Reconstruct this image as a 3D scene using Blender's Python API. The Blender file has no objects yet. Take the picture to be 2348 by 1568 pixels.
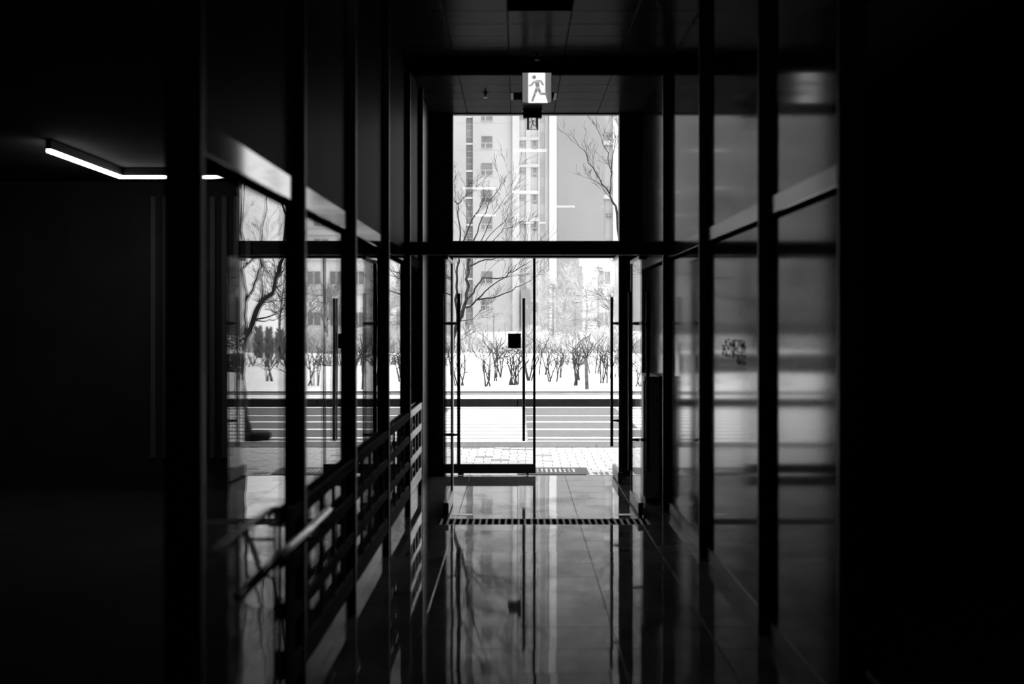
import bpy, math, random
from mathutils import Vector, Matrix

random.seed(7)
SC = bpy.context.scene
COL = SC.collection
EYE = 1.55          # camera height; the camera stands at x = y = 0 and looks along +Y
F = 3261.0          # focal length in pixels of the 2348 px wide frame (50 mm on 36 mm)
VX, VY = 1187.0, 740.0

# ------------------------------------------------------------------ camera
cam = bpy.data.cameras.new('camera')
cam.sensor_width = 36.0
cam.lens = 50.0
cam.shift_x = -(VX - 1174.0) / 2348.0
cam.shift_y = -(784.0 - VY) / 2348.0
cam.clip_end = 600
cam.dof.use_dof = True
cam.dof.focus_distance = 24.0
cam.dof.aperture_fstop = 2.2
co = bpy.data.objects.new('camera', cam)
co.location = (0, 0, EYE)
co.rotation_euler = (math.radians(90), 0, 0)
COL.objects.link(co)
SC.camera = co

# ------------------------------------------------------------------ sky (overcast) and exposure
w = bpy.data.worlds.new('overcast_sky')
SC.world = w
w.use_nodes = True
bg = w.node_tree.nodes['Background']
bg.inputs[0].default_value = (1, 1, 1, 1)
bg.inputs[1].default_value = 3.6
SC.view_settings.view_transform = 'Standard'
SC.view_settings.look = 'None'
SC.view_settings.exposure = 0.0
SC.view_settings.gamma = 1.0
SC.view_settings.use_curve_mapping = False
SC.cycles.transparent_max_bounces = 20
SC.cycles.max_bounces = 7
SC.cycles.glossy_bounces = 5
SC.cycles.diffuse_bounces = 3
SC.cycles.adaptive_threshold = 0.03

# ------------------------------------------------------------------ materials
def nodes_of(name):
    m = bpy.data.materials.new(name)
    m.use_nodes = True
    nt = m.node_tree
    return m, nt, nt.nodes['Principled BSDF']

def mat(name, v, rough=0.5, var=0.0, scale=6.0, metal=0.0, ior=1.45, bump=0.0, bscale=20.0, spec=None, rvar=0.0, stretch=None):
    """grey material: value v with noise variation, optional fine relief"""
    m, nt, b = nodes_of(name)
    b.inputs['Roughness'].default_value = rough
    b.inputs['Metallic'].default_value = metal
    b.inputs['IOR'].default_value = ior
    b.inputs['Base Color'].default_value = (v, v, v, 1)
    if spec is not None:
        b.inputs['Specular IOR Level'].default_value = spec
    tc = nt.nodes.new('ShaderNodeTexCoord')
    src = tc.outputs['Object']
    if stretch:
        mp = nt.nodes.new('ShaderNodeMapping')
        mp.inputs['Scale'].default_value = stretch
        nt.links.new(src, mp.inputs[0]); src = mp.outputs[0]
    if var > 0:
        n = nt.nodes.new('ShaderNodeTexNoise')
        n.inputs['Scale'].default_value = scale
        n.inputs['Detail'].default_value = 6
        nt.links.new(src, n.inputs['Vector'])
        r = nt.nodes.new('ShaderNodeValToRGB')
        r.color_ramp.elements[0].position = 0.3
        r.color_ramp.elements[1].position = 0.7
        lo, hi = max(0.0, v - var), min(1.0, v + var)
        r.color_ramp.elements[0].color = (lo, lo, lo, 1)
        r.color_ramp.elements[1].color = (hi, hi, hi, 1)
        nt.links.new(n.outputs['Fac'], r.inputs[0])
        nt.links.new(r.outputs[0], b.inputs['Base Color'])
        if rvar > 0:
            mr = nt.nodes.new('ShaderNodeMapRange')
            mr.inputs['To Min'].default_value = max(0, rough - rvar)
            mr.inputs['To Max'].default_value = rough + rvar
            nt.links.new(n.outputs['Fac'], mr.inputs[0])
            nt.links.new(mr.outputs[0], b.inputs['Roughness'])
    if bump > 0:
        n2 = nt.nodes.new('ShaderNodeTexNoise')
        n2.inputs['Scale'].default_value = bscale
        n2.inputs['Detail'].default_value = 3
        nt.links.new(src, n2.inputs['Vector'])
        bp = nt.nodes.new('ShaderNodeBump')
        bp.inputs['Strength'].default_value = 1.0
        bp.inputs['Distance'].default_value = bump
        nt.links.new(n2.outputs['Fac'], bp.inputs['Height'])
        nt.links.new(bp.outputs[0], b.inputs['Normal'])
    return m

def glass_mat(name, tint=0.96, ior=1.5, wave=0.0, steep=None):
    """clear sheet glass: Fresnel mirror over straight-through transmission, same on both faces"""
    m = bpy.data.materials.new(name); m.use_nodes = True
    nt = m.node_tree; nt.nodes.clear()
    out = nt.nodes.new('ShaderNodeOutputMaterial')
    mix = nt.nodes.new('ShaderNodeMixShader')
    tr = nt.nodes.new('ShaderNodeBsdfTransparent'); tr.inputs[0].default_value = (tint, tint, tint, 1)
    gl = nt.nodes.new('ShaderNodeBsdfGlossy'); gl.inputs['Roughness'].default_value = 0.0
    gl.inputs['Color'].default_value = (1, 1, 1, 1)
    fr = nt.nodes.new('ShaderNodeFresnel')
    geo = nt.nodes.new('ShaderNodeNewGeometry')
    mr = nt.nodes.new('ShaderNodeMapRange')
    mr.inputs['To Min'].default_value = ior
    mr.inputs['To Max'].default_value = 1.0 / ior
    nt.links.new(geo.outputs['Backfacing'], mr.inputs[0])
    nt.links.new(mr.outputs[0], fr.inputs['IOR'])
    if wave > 0:
        tc = nt.nodes.new('ShaderNodeTexCoord')
        n = nt.nodes.new('ShaderNodeTexNoise'); n.inputs['Scale'].default_value = 1.6; n.inputs['Detail'].default_value = 1
        bp = nt.nodes.new('ShaderNodeBump'); bp.inputs['Distance'].default_value = wave
        nt.links.new(tc.outputs['Object'], n.inputs['Vector'])
        nt.links.new(n.outputs['Fac'], bp.inputs['Height'])
        nt.links.new(bp.outputs[0], gl.inputs['Normal'])
    fac = fr.outputs[0]
    if steep:                                             # coated pane: weak mirror that builds up steeply towards grazing angles
        pw = nt.nodes.new('ShaderNodeMath'); pw.operation = 'POWER'; pw.inputs[1].default_value = steep[0]
        mu = nt.nodes.new('ShaderNodeMath'); mu.operation = 'MULTIPLY'; mu.inputs[1].default_value = steep[1]; mu.use_clamp = True
        nt.links.new(fac, pw.inputs[0]); nt.links.new(pw.outputs[0], mu.inputs[0]); fac = mu.outputs[0]
    nt.links.new(fac, mix.inputs[0])
    nt.links.new(tr.outputs[0], mix.inputs[1])
    nt.links.new(gl.outputs[0], mix.inputs[2])
    nt.links.new(mix.outputs[0], out.inputs[0])
    return m

def honed(name, v, var):
    """honed stone: grey diffuse body, mirror that builds up steeply towards grazing angles, stained in patches"""
    m = bpy.data.materials.new(name); m.use_nodes = True
    nt = m.node_tree; nt.nodes.clear(); N = nt.nodes.new; K = nt.links.new
    out = N('ShaderNodeOutputMaterial'); mix = N('ShaderNodeMixShader'); df = N('ShaderNodeBsdfDiffuse'); gl = N('ShaderNodeBsdfGlossy')
    gl.inputs['Roughness'].default_value = 0.035
    geo = N('ShaderNodeNewGeometry'); oi = N('ShaderNodeObjectInfo')
    n1 = N('ShaderNodeTexNoise'); n1.inputs['Scale'].default_value = 4.0; n1.inputs['Detail'].default_value = 8
    n2 = N('ShaderNodeTexNoise'); n2.inputs['Scale'].default_value = 2.2; n2.inputs['Detail'].default_value = 7; n2.inputs['Roughness'].default_value = 0.65
    mp = N('ShaderNodeMapping'); mp.inputs['Scale'].default_value = (1.0, 0.45, 1)
    K(geo.outputs['Position'], mp.inputs[0]); K(mp.outputs[0], n1.inputs['Vector']); K(mp.outputs[0], n2.inputs['Vector'])
    mr = N('ShaderNodeMapRange'); mr.inputs['From Min'].default_value = 0.3; mr.inputs['From Max'].default_value = 0.7
    mr.inputs['To Min'].default_value = v - var; mr.inputs['To Max'].default_value = v + var
    K(n1.outputs['Fac'], mr.inputs[0]); K(mr.outputs[0], df.inputs['Color'])
    n3 = N('ShaderNodeTexNoise'); n3.inputs['Scale'].default_value = 7.0; n3.inputs['Detail'].default_value = 3
    bp = N('ShaderNodeBump'); bp.inputs['Distance'].default_value = 0.0001
    K(geo.outputs['Position'], n3.inputs['Vector']); K(n3.outputs['Fac'], bp.inputs['Height']); K(bp.outputs[0], gl.inputs['Normal'])
    fr = N('ShaderNodeFresnel'); fr.inputs['IOR'].default_value = 1.32
    pw = N('ShaderNodeMath'); pw.operation = 'POWER'; pw.inputs[1].default_value = 3.1
    ml_ = N('ShaderNodeMath'); ml_.operation = 'MULTIPLY'; ml_.inputs[1].default_value = 8.3
    st = N('ShaderNodeMapRange'); st.inputs['From Min'].default_value = 0.32; st.inputs['From Max'].default_value = 0.62
    st.inputs['To Min'].default_value = 0.55; st.inputs['To Max'].default_value = 1.2
    mm = N('ShaderNodeMath'); mm.operation = 'MULTIPLY'
    mn = N('ShaderNodeMath'); mn.operation = 'MINIMUM'; mn.inputs[1].default_value = 0.78
    K(fr.outputs[0], pw.inputs[0]); K(pw.outputs[0], ml_.inputs[0]); K(n2.outputs['Fac'], st.inputs[0])
    K(ml_.outputs[0], mm.inputs[0]); K(st.outputs[0], mm.inputs[1]); K(mm.outputs[0], mn.inputs[0])
    K(mn.outputs[0], mix.inputs[0]); K(df.outputs[0], mix.inputs[1]); K(gl.outputs[0], mix.inputs[2]); K(mix.outputs[0], out.inputs[0])
    return m

def sheen(name, v, fac, rough, var=0.0, scale=3.0):
    """matte coat with a constant weak satin reflection"""
    m = bpy.data.materials.new(name); m.use_nodes = True
    nt = m.node_tree; nt.nodes.clear()
    out = nt.nodes.new('ShaderNodeOutputMaterial'); mix = nt.nodes.new('ShaderNodeMixShader')
    df = nt.nodes.new('ShaderNodeBsdfDiffuse'); gl = nt.nodes.new('ShaderNodeBsdfGlossy')
    gl.inputs['Roughness'].default_value = rough
    tc = nt.nodes.new('ShaderNodeTexCoord'); n = nt.nodes.new('ShaderNodeTexNoise'); n.inputs['Scale'].default_value = scale
    mr = nt.nodes.new('ShaderNodeMapRange'); mr.inputs['To Min'].default_value = max(0, v - var); mr.inputs['To Max'].default_value = v + var
    nt.links.new(tc.outputs['Object'], n.inputs['Vector']); nt.links.new(n.outputs['Fac'], mr.inputs[0]); nt.links.new(mr.outputs[0], df.inputs['Color'])
    mix.inputs[0].default_value = fac
    nt.links.new(df.outputs[0], mix.inputs[1]); nt.links.new(gl.outputs[0], mix.inputs[2]); nt.links.new(mix.outputs[0], out.inputs[0])
    return m

def gloss_panel(name, v, rough, k):
    """dark glossy sheet whose Fresnel mirror is weakened by a film (factor k)"""
    m = sheen(name, v, 0.0, rough)
    nt = m.node_tree
    mix = [n for n in nt.nodes if n.type == 'MIX_SHADER'][0]
    fr = nt.nodes.new('ShaderNodeFresnel'); fr.inputs['IOR'].default_value = 1.45
    mu = nt.nodes.new('ShaderNodeMath'); mu.operation = 'MULTIPLY'; mu.inputs[1].default_value = k
    nt.links.new(fr.outputs[0], mu.inputs[0]); nt.links.new(mu.outputs[0], mix.inputs[0])
    return m

def emit(name, v, strength):
    m, nt, b = nodes_of(name)
    b.inputs['Base Color'].default_value = (v, v, v, 1)
    b.inputs['Emission Color'].default_value = (v, v, v, 1)
    b.inputs['Emission Strength'].default_value = strength
    return m

M = dict(
    frame=mat('black_metal', 0.008, 0.45, var=0.003, scale=9, spec=0.25),
    bar=mat('dark_steel', 0.02, 0.35, var=0.006, scale=14),
    column=mat('dark_column_cladding', 0.006, 0.35, var=0.002, scale=3, spec=0.25),
    floor=honed('polished_granite', 0.16, 0.06),
    grout=mat('floor_grout', 0.03, 0.8),
    ceil=sheen('satin_ceiling_panel', 0.025, 0.027, 0.22, 0.008, 3),
    ceil_gap=mat('ceiling_gap', 0.008, 0.9),
    panel_left=sheen('dark_satin_panel', 0.015, 0.04, 0.38, 0.004, 2),
    panel_end=mat('dark_vestibule_panel', 0.004, 0.1, var=0.001, scale=2, ior=1.07),
    panel_right=gloss_panel('black_gloss_panel', 0.003, 0.08, 0.66),
    thicket=mat('pale_thicket', 0.5, 0.9, var=0.08, scale=2),  # pale twig tone with distance haze put into it
    satin=mat('daylit_railing_steel', 0.32, 0.42, metal=1.0, var=0.05, scale=10),  # brighter steel that stands in for daylight on the far railing end
    strip=sheen('polished_steel', 0.02, 0.34, 0.05, 0.004, 3),
    strip_dull=sheen('brushed_steel', 0.06, 0.42, 0.12, 0.02, 9),
    plate=mat('bright_plate', 0.45, 0.4, metal=1.0, var=0.05, scale=9),
    wrap=mat('straw_wrap', 0.2, 0.9, var=0.06, scale=6),
    steel=mat('stainless_steel', 0.5, 0.22, metal=1.0, var=0.04, scale=12),
    glass=glass_mat('sheet_glass'),
    glass_side=glass_mat('side_glass', tint=0.92, ior=1.5, wave=0.0003, steep=(3.0, 2.4)),
    rail=sheen('railing_paint', 0.22, 0.0, 0.5, 0.03, 12),
    matte=sheen('matte_black', 0.006, 0.0, 0.5, 0.002, 9),
    cabinet=mat('grey_cabinet_paint', 0.28, 0.5, var=0.02, scale=6),
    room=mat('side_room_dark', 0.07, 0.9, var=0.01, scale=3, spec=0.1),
    lamp=emit('lamp_diffuser', 1.0, 5.0),
    led=emit('led_tube', 1.0, 9.0),
    sign_white=emit('sign_white', 1.0, 1.3),
    sign_grey=emit('sign_grey', 0.6, 0.28),
    sign_fig=emit('sign_figure', 0.5, 0.5),
    sign_white2=emit('sign_white_dim', 0.9, 0.6),
    sign_grey2=emit('sign_grey_dim', 0.3, 0.08),
    sign_fig2=emit('sign_figure_dim', 0.4, 0.2),
    black=mat('black_plastic', 0.008, 0.6, var=0.003, scale=30, spec=0.15),
    ink=mat('black_lettering', 0.004, 0.7, var=0.001, scale=30),
    rubber=mat('black_rubber', 0.03, 0.8, var=0.03, scale=40, bump=0.002, bscale=60),
    inlay=mat('pale_inlay', 0.42, 0.7, var=0.06, scale=30),
    paver=mat('snow_dusted_paver', 0.43, 0.8, var=0.05, scale=9, bump=0.002, bscale=40),
    paver_dark=mat('bare_paver', 0.2, 0.8, var=0.05, scale=9),
    joint=mat('paver_joint', 0.12, 0.9, var=0.04, scale=30),
    kerb=mat('grey_kerb_stone', 0.1, 0.8, var=0.04, scale=12),
    kerb_dark=mat('wet_dark_stone', 0.003, 0.6, var=0.002, scale=6, spec=0.2),
    asphalt=mat('wet_asphalt', 0.085, 0.75, var=0.018, scale=12, bump=0.003, bscale=80),
    paint=mat('road_paint', 0.86, 0.7, var=0.05, scale=8),
    slush=mat('trodden_slush', 0.26, 0.8, var=0.06, scale=3, stretch=(1, 3, 1)),
    path=mat('grey_path', 0.13, 0.8, var=0.05, scale=4),
    snow=mat('snow', 0.88, 0.8, var=0.04, scale=1.2, bump=0.02, bscale=3),
    bark=mat('dark_bark', 0.032, 0.9, var=0.02, scale=18, bump=0.003, bscale=40),
    bark_mid=mat('grey_bark', 0.07, 0.9, var=0.04, scale=10),
    twig=mat('shrub_twig', 0.028, 0.9, var=0.02, scale=20),
    hazed=mat('hazed_twig', 0.31, 0.9, var=0.1, scale=1.0),  # far twigs, lightened in colour to carry the haze
    hazed_dark=mat('hazed_dark_twig', 0.2, 0.9, var=0.08, scale=1.0),  # darker far twigs, haze put into this colour as well
    conifer=mat('dark_conifer', 0.08, 0.9, var=0.03, scale=4),
    wall_white=mat('tower_white_wall', 0.375, 0.9, var=0.03, scale=0.15),
    wall_pale=mat('tower_pale_wall', 0.43, 0.9, var=0.03, scale=0.2),
    wall_pillar=mat('tower_pillar_white', 0.49, 0.9, var=0.03, scale=0.2),
    wall_grey=mat('tower_grey_wall', 0.228, 0.9, var=0.02, scale=0.1),
    wall_recess=mat('tower_recess_grey', 0.38, 0.9, var=0.03, scale=0.3),
    wall_dark=mat('far_block_grey', 0.17, 0.9, var=0.03, scale=0.1),
    wall_low=mat('low_block_grey', 0.62, 0.9, var=0.04, scale=0.3),
    win=mat('far_window_glass', 0.145, 0.25, var=0.05, scale=0.6),
    win_dark=mat('dark_far_window', 0.11, 0.6, var=0.01, scale=0.6, spec=0.15),
    win_frame=mat('far_window_frame', 0.45, 0.7, var=0.03, scale=1),
    lamp_post=mat('grey_lamp_post', 0.15, 0.6, var=0.03, scale=5),
)

# ------------------------------------------------------------------ mesh helpers
class MB:
    """collects boxes, tubes and polygons; build() links them as ONE mesh object"""
    def __init__(s): s.v = []; s.f = []
    def box(s, x0, x1, y0, y1, z0, z1):
        n = len(s.v)
        s.v += [(x0, y0, z0), (x1, y0, z0), (x1, y1, z0), (x0, y1, z0), (x0, y0, z1), (x1, y0, z1), (x1, y1, z1), (x0, y1, z1)]
        s.f += [tuple(n + i for i in q) for q in ((0, 3, 2, 1), (4, 5, 6, 7), (0, 1, 5, 4), (1, 2, 6, 5), (2, 3, 7, 6), (3, 0, 4, 7))]
        return s
    def cbox(s, x0, x1, y0, y1, z0, z1, c):
        """box with chamfered edges (beveled by c)"""
        n = len(s.v)
        xs, ys, zs = (x0, x1), (y0, y1), (z0, z1)
        idx = {}
        for i in (0, 1):
            for j in (0, 1):
                for k in (0, 1):
                    sx, sy, sz = (1, -1)[i], (1, -1)[j], (1, -1)[k]
                    for a in range(3):
                        p = [xs[i], ys[j], zs[k]]
                        d = [sx * c, sy * c, sz * c]
                        q = [p[t] + (0 if t == a else d[t]) for t in range(3)]
                        idx[(i, j, k, a)] = len(s.v); s.v.append(tuple(q))
        I = lambda i, j, k, a: idx[(i, j, k, a)]
        for a in range(3):                                   # faces
            for e in (0, 1):
                o = [t for t in range(3) if t != a]
                ring = []
                for (u, v_) in ((0, 0), (1, 0), (1, 1), (0, 1)):
                    key = [0, 0, 0]; key[a] = e; key[o[0]] = u; key[o[1]] = v_
                    ring.append(I(*key, a))
                s.f.append(tuple(ring))
        for a in range(3):                                   # edges along axis a
            o = [t for t in range(3) if t != a]
            for (u, v_) in ((0, 0), (1, 0), (1, 1), (0, 1)):
                k0 = [0, 0, 0]; k1 = [0, 0, 0]
                k0[a] = 0; k1[a] = 1
                for kk in (k0, k1): kk[o[0]] = u; kk[o[1]] = v_
                s.f.append((I(*k0, o[0]), I(*k1, o[0]), I(*k1, o[1]), I(*k0, o[1])))
        for i in (0, 1):
            for j in (0, 1):
                for k in (0, 1):
                    s.f.append((I(i, j, k, 0), I(i, j, k, 1), I(i, j, k, 2)))
        return s
    def tube(s, pts, rad, sides=6, cap=True):
        pts = [Vector(p) for p in pts]
        if not isinstance(rad, (list, tuple)): rad = [rad] * len(pts)
        n0 = len(s.v); prev = None
        for i, p in enumerate(pts):
            d = (pts[min(i + 1, len(pts) - 1)] - pts[max(i - 1, 0)])
            if d.length < 1e-9: d = Vector((0, 0, 1))
            d.normalize()
            if prev is None:
                u = d.orthogonal().normalized()
            else:
                u = prev - d * prev.dot(d)
                u = u.normalized() if u.length > 1e-6 else d.orthogonal().normalized()
            prev = u; v = d.cross(u)
            for k in range(sides):
                a = 2 * math.pi * k / sides
                q = p + (u * math.cos(a) + v * math.sin(a)) * rad[i]
                s.v.append(tuple(q))
        for i in range(len(pts) - 1):
            for k in range(sides):
                a = n0 + i * sides + k; b = n0 + i * sides + (k + 1) % sides
                s.f.append((a, b, b + sides, a + sides))
        if cap:
            s.f.append(tuple(n0 + k for k in reversed(range(sides))))
            e = n0 + (len(pts) - 1) * sides
            s.f.append(tuple(e + k for k in range(sides)))
        return s
    def lathe(s, cx, cy, prof, sides=16):
        n0 = len(s.v)
        for r, z in prof:
            for k in range(sides):
                a = 2 * math.pi * k / sides
                s.v.append((cx + r * math.cos(a), cy + r * math.sin(a), z))
        for i in range(len(prof) - 1):
            for k in range(sides):
                a = n0 + i * sides + k; b = n0 + i * sides + (k + 1) % sides
                s.f.append((a, b, b + sides, a + sides))
        s.f.append(tuple(n0 + k for k in reversed(range(sides))))
        e = n0 + (len(prof) - 1) * sides
        s.f.append(tuple(e + k for k in range(sides)))
        return s
    def mesh(s, name, m):
        me = bpy.data.meshes.new(name)
        me.from_pydata(s.v, [], s.f)
        me.materials.append(M[m])
        me.validate(); me.update()
        import bmesh
        bm = bmesh.new(); bm.from_mesh(me); bmesh.ops.recalc_face_normals(bm, faces=bm.faces); bm.to_mesh(me); bm.free()
        return me
    def build(s, name, m, parent=None, smooth=False, loc=None):
        o = bpy.data.objects.new(name, s.mesh(name, m))
        COL.objects.link(o)
        if parent is not None: o.parent = parent
        if loc: o.location = loc
        if smooth:
            for p in o.data.polygons: p.use_smooth = True
        return o

def B(*a): return MB().box(*a)
def CB(*a): return MB().cbox(*a)
def tag(o, label=None, cat=None, group=None, kind=None):
    if label: o['label'] = label
    if cat: o['category'] = cat
    if group: o['group'] = group
    if kind: o['kind'] = kind
    return o
def empty(name, loc=(0, 0, 0)):
    o = bpy.data.objects.new(name, None); COL.objects.link(o); o.location = loc
    o.empty_display_size = 0.1
    return o
def inst(name, me, parent, loc, rot=(0, 0, 0), scale=(1, 1, 1)):
    o = bpy.data.objects.new(name, me); COL.objects.link(o); o.parent = parent
    o.location = loc; o.rotation_euler = rot; o.scale = scale
    return o
def at(px, py, y):
    """world point at depth y seen at photograph pixel (px, py)"""
    return Vector(((px - VX) * y / F, y, EYE + (VY - py) * y / F))

# main dimensions of the hall
XL, XR = -0.90, 1.243            # faces of the side partitions
CEIL = 3.68
YF = 14.5                        # facade plane
OL, OR = -0.655, 1.03            # edges of the facade opening
YB = -5.0                        # rear end of the hall

# ================================================================== STRUCTURE: hall
fl = tag(B(XL - 0.3, XR + 0.3, YB, YF + 0.12, -0.15, -0.012).build('floor', 'grout'), 'polished grey stone tile floor of the hall', 'floor', kind='structure')
P = 0.48
tile_me = [CB(-P / 2 + .0015, P / 2 - .0015, -P / 2 + .0015, P / 2 - .0015, -0.012, 0.0, 0.0012).mesh('floor_tile', 'floor') for _ in range(1)]
y = YF - P / 2
rows = 0
GR0, GR1 = 10.92, 11.26          # floor grille slot
ys = []
yy = 14.44
while yy - P > 5.2:
    ys.append((yy - P, yy)); yy -= P
def floor_tile(x0, x1, y0, y1):
    o = CB(-(x1 - x0) / 2 + .0015, (x1 - x0) / 2 - .0015, -(y1 - y0) / 2 + .0015, (y1 - y0) / 2 - .0015, -0.012, 0, 0.0012)
    return o
xs = [XL, -0.48, 0.0, 0.48, 0.96, XR]
cache = {}
for (y0, y1) in ys:
    segs = [(y0, y1)]
    if y0 < GR0 < y1 or y0 < GR1 < y1:
        segs = []
        if y0 < GR0: segs.append((y0, min(y1, GR0)))
        if y1 > GR1: segs.append((max(y0, GR1), y1))
    for (a, b) in segs:
        if b - a < 0.02: continue
        for i in range(5):
            w_, d_ = round(xs[i + 1] - xs[i], 3), round(b - a, 3)
            key = (w_, d_)
            if key not in cache:
                cache[key] = CB(-w_ / 2 + .0015, w_ / 2 - .0015, -d_ / 2 + .0015, d_ / 2 - .0015, -0.012, 0, 0.0012).mesh('floor_tile', 'floor')
            inst('floor_tile', cache[key], fl, ((xs[i] + xs[i + 1]) / 2, (a + b) / 2, 0),
                 (random.gauss(0, 0.0009), random.gauss(0, 0.0009), 0))
B(XL, XR, YB, ys[-1][0] - 0.002, -0.012, 0.0).build('floor_slab', 'floor', fl)
# narrow strips left and right of the grille
B(OL + 0.0 - 0.245, -0.62, GR0, GR1, -0.012, 0).build('floor_slab', 'floor', fl)
B(1.03, XR, GR0, GR1, -0.012, 0).build('floor_slab', 'floor', fl)

# ceiling of square panels
ce = tag(B(XL - 0.3, XR + 0.3, YB, YF + 0.12, CEIL + 0.012, CEIL + 0.2).build('ceiling', 'ceil_gap'), 'ceiling of square satin metal panels', 'ceiling', kind='structure')
CP = 0.43
cxs = [XL, -0.51, -0.07, 0.37, 0.81, XR]
cyy = YF - 0.06
crow = []
while cyy - CP > 8.4:
    crow.append((cyy - CP, cyy)); cyy -= CP
cc = {}
for (a, b) in crow:
    for i in range(5):
        if i == 2 and (abs((a + b) / 2 - 9.55) < 0.22 or abs((a + b) / 2 - 13.2) < 0.215):
            continue                                        # vent / slot fixture bays
        w_, d_ = round(cxs[i + 1] - cxs[i], 3), CP
        if w_ not in cc:
            cc[w_] = CB(-w_ / 2 + .003, w_ / 2 - .003, -d_ / 2 + .003, d_ / 2 - .003, 0, 0.012, 0.002).mesh('ceiling_panel', 'ceil')
        inst('ceiling_panel', cc[w_], ce, ((cxs[i] + cxs[i + 1]) / 2, (a + b) / 2, CEIL), (random.gauss(0, 0.001), random.gauss(0, 0.001), 0))
B(XL, XR, YB, crow[-1][0] - 0.004, CEIL, CEIL + 0.012).build('ceiling_slab', 'ceil', ce)
vent_bay = [r for r in crow if abs(sum(r) / 2 - 9.55) < 0.22]
slot_bay = [r for r in crow if abs(sum(r) / 2 - 13.2) < 0.215]

tag(B(XL - 0.3, XR + 0.3, YB - 0.2, YB, -0.15, CEIL + 0.2).build('wall_back', 'room'), 'dark rear wall behind the viewer', 'wall', kind='structure')
# dropped beam across the ceiling over the inner doors
tag(CB(XL, XR, 11.46, 11.60, 3.567, CEIL, 0.004).build('trim_1', 'matte'), 'black beam hanging below the ceiling over the inner doors', 'beam', kind='structure')
tag(CB(XL, XR, 11.26, 11.34, 2.088, 2.192, 0.004).build('trim_2', 'frame'), 'black header bar above the inner glass doors', 'header', kind='structure')

# ---- left partition: clear glass below, satin panels above, polished transom cover
wl = tag(empty('wall_left', (XL, 0, 0)), 'glazed left partition of black mullions with polished steel transom', 'partition', kind='structure')
ml = [3.88, 5.76, 7.57, 9.52, 11.40, 12.9]
def L(o): o.location = Vector(o.location) - Vector((XL, 0, 0)); return o
edges = ml + [YF]
for i in range(len(edges) - 1):
    a, b = edges[i] + 0.02, edges[i + 1] - 0.02
    if a >= 12.9:
        L(B(XL - 0.03, XL, a, b, 0.0, CEIL).build('end_panel', 'column', wl)); continue
    L(B(XL - 0.012, XL, a, b, 0.10, 2.0).build('glass_pane', 'glass_side', wl))
    L(B(XL - 0.03, XL - 0.002, a, b, 2.125, CEIL).build('upper_panel', 'panel_left', wl))
    L(CB(XL - 0.03, XL + 0.012, a, b, 2.03, 2.125, 0.003).build('transom_cover', 'strip', wl))
    L(B(XL - 0.03, XL + 0.004, a, b, 2.0, 2.03).build('transom_frame', 'matte', wl))
    L(B(XL - 0.03, XL + 0.006, a, b, 0.0, 0.10).build('base_rail', 'bar', wl))
for yv in ml:
    L(CB(XL - 0.06, XL + 0.042, yv - 0.02, yv + 0.02, 0, CEIL, 0.002).build('mullion', 'frame', wl))

# ---- right partition: black gloss panels that mirror the doorway
wr = tag(empty('wall_right', (XR, 0, 0)), 'black glossy panelled right partition mirroring the doorway', 'partition', kind='structure')
def Rr(o): o.location = Vector(o.location) - Vector((XR, 0, 0)); return o
mr_ = [5.30, 7.06, 9.36, 11.70]
edges = mr_ + [YF]
for i in range(len(edges) - 1):
    a, b = edges[i] + 0.02, edges[i + 1] - 0.02
    pm = 'panel_right' if a < 11.5 else 'panel_end'
    Rr(B(XR, XR + 0.03, a, b, 0.09, 2.05).build('lower_panel', pm, wr))
    Rr(B(XR, XR + 0.03, a, b, 2.165, CEIL).build('upper_panel', pm, wr))
    Rr(CB(XR - 0.012, XR + 0.03, a, b, 2.077, 2.165, 0.003).build('transom_cover', 'strip_dull', wr))
    Rr(B(XR - 0.006, XR + 0.03, a, b, 2.05, 2.077).build('transom_frame', 'matte', wr))
    Rr(B(XR - 0.008, XR + 0.03, a, b, 0.0, 0.09).build('base_rail', 'bar', wr))
for yv in mr_:
    Rr(CB(XR - 0.05, XR + 0.05, yv - 0.02, yv + 0.02, 0, CEIL, 0.002).build('mullion', 'frame', wr))

# ---- facade: columns, transom, head
wf = tag(empty('wall_front', (0.19, YF, 0)), 'dark facade frame around the glazed doorway', 'facade', kind='structure')
def Ff(o): o.location = Vector(o.location) - Vector((0.19, YF, 0)); return o
Ff(CB(XL, OL, YF - 0.08, YF + 0.1, 0, CEIL, 0.004).build('column', 'column', wf))
Ff(CB(OR, XR, YF - 0.08, YF + 0.1, 0, CEIL, 0.004).build('column', 'column', wf))
Ff(CB(OL, OR, YF - 0.06, YF + 0.1, 2.21, 2.382, 0.004).build('transom_beam', 'frame', wf))
Ff(CB(OL, OR, YF - 0.03, YF + 0.06, CEIL - 0.012, CEIL + 0.01, 0.003).build('head_frame', 'frame', wf))
# facade wall to both sides outside, so the hall stands in a building
Ff(B(-9, XL, YF - 0.05, YF + 0.1, -0.15, 4.6).build('side_wall', 'column', wf))
Ff(B(XR, 9, YF - 0.05, YF + 0.1, -0.15, 4.6).build('side_wall', 'column', wf))
Ff(B(XL, XR, YF - 0.05, YF + 0.1, CEIL, 4.6).build('side_wall', 'column', wf))
wd = tag(empty('window_1', (0.19, YF, 2.382)), 'large clear glass pane above the entrance doors', 'window', kind='structure')
o = B(OL, OR, YF - 0.006, YF + 0.006, 2.382, CEIL - 0.012).build('glass_pane', 'glass', wd); o.location = (-0.19, -YF, -2.382)

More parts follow.
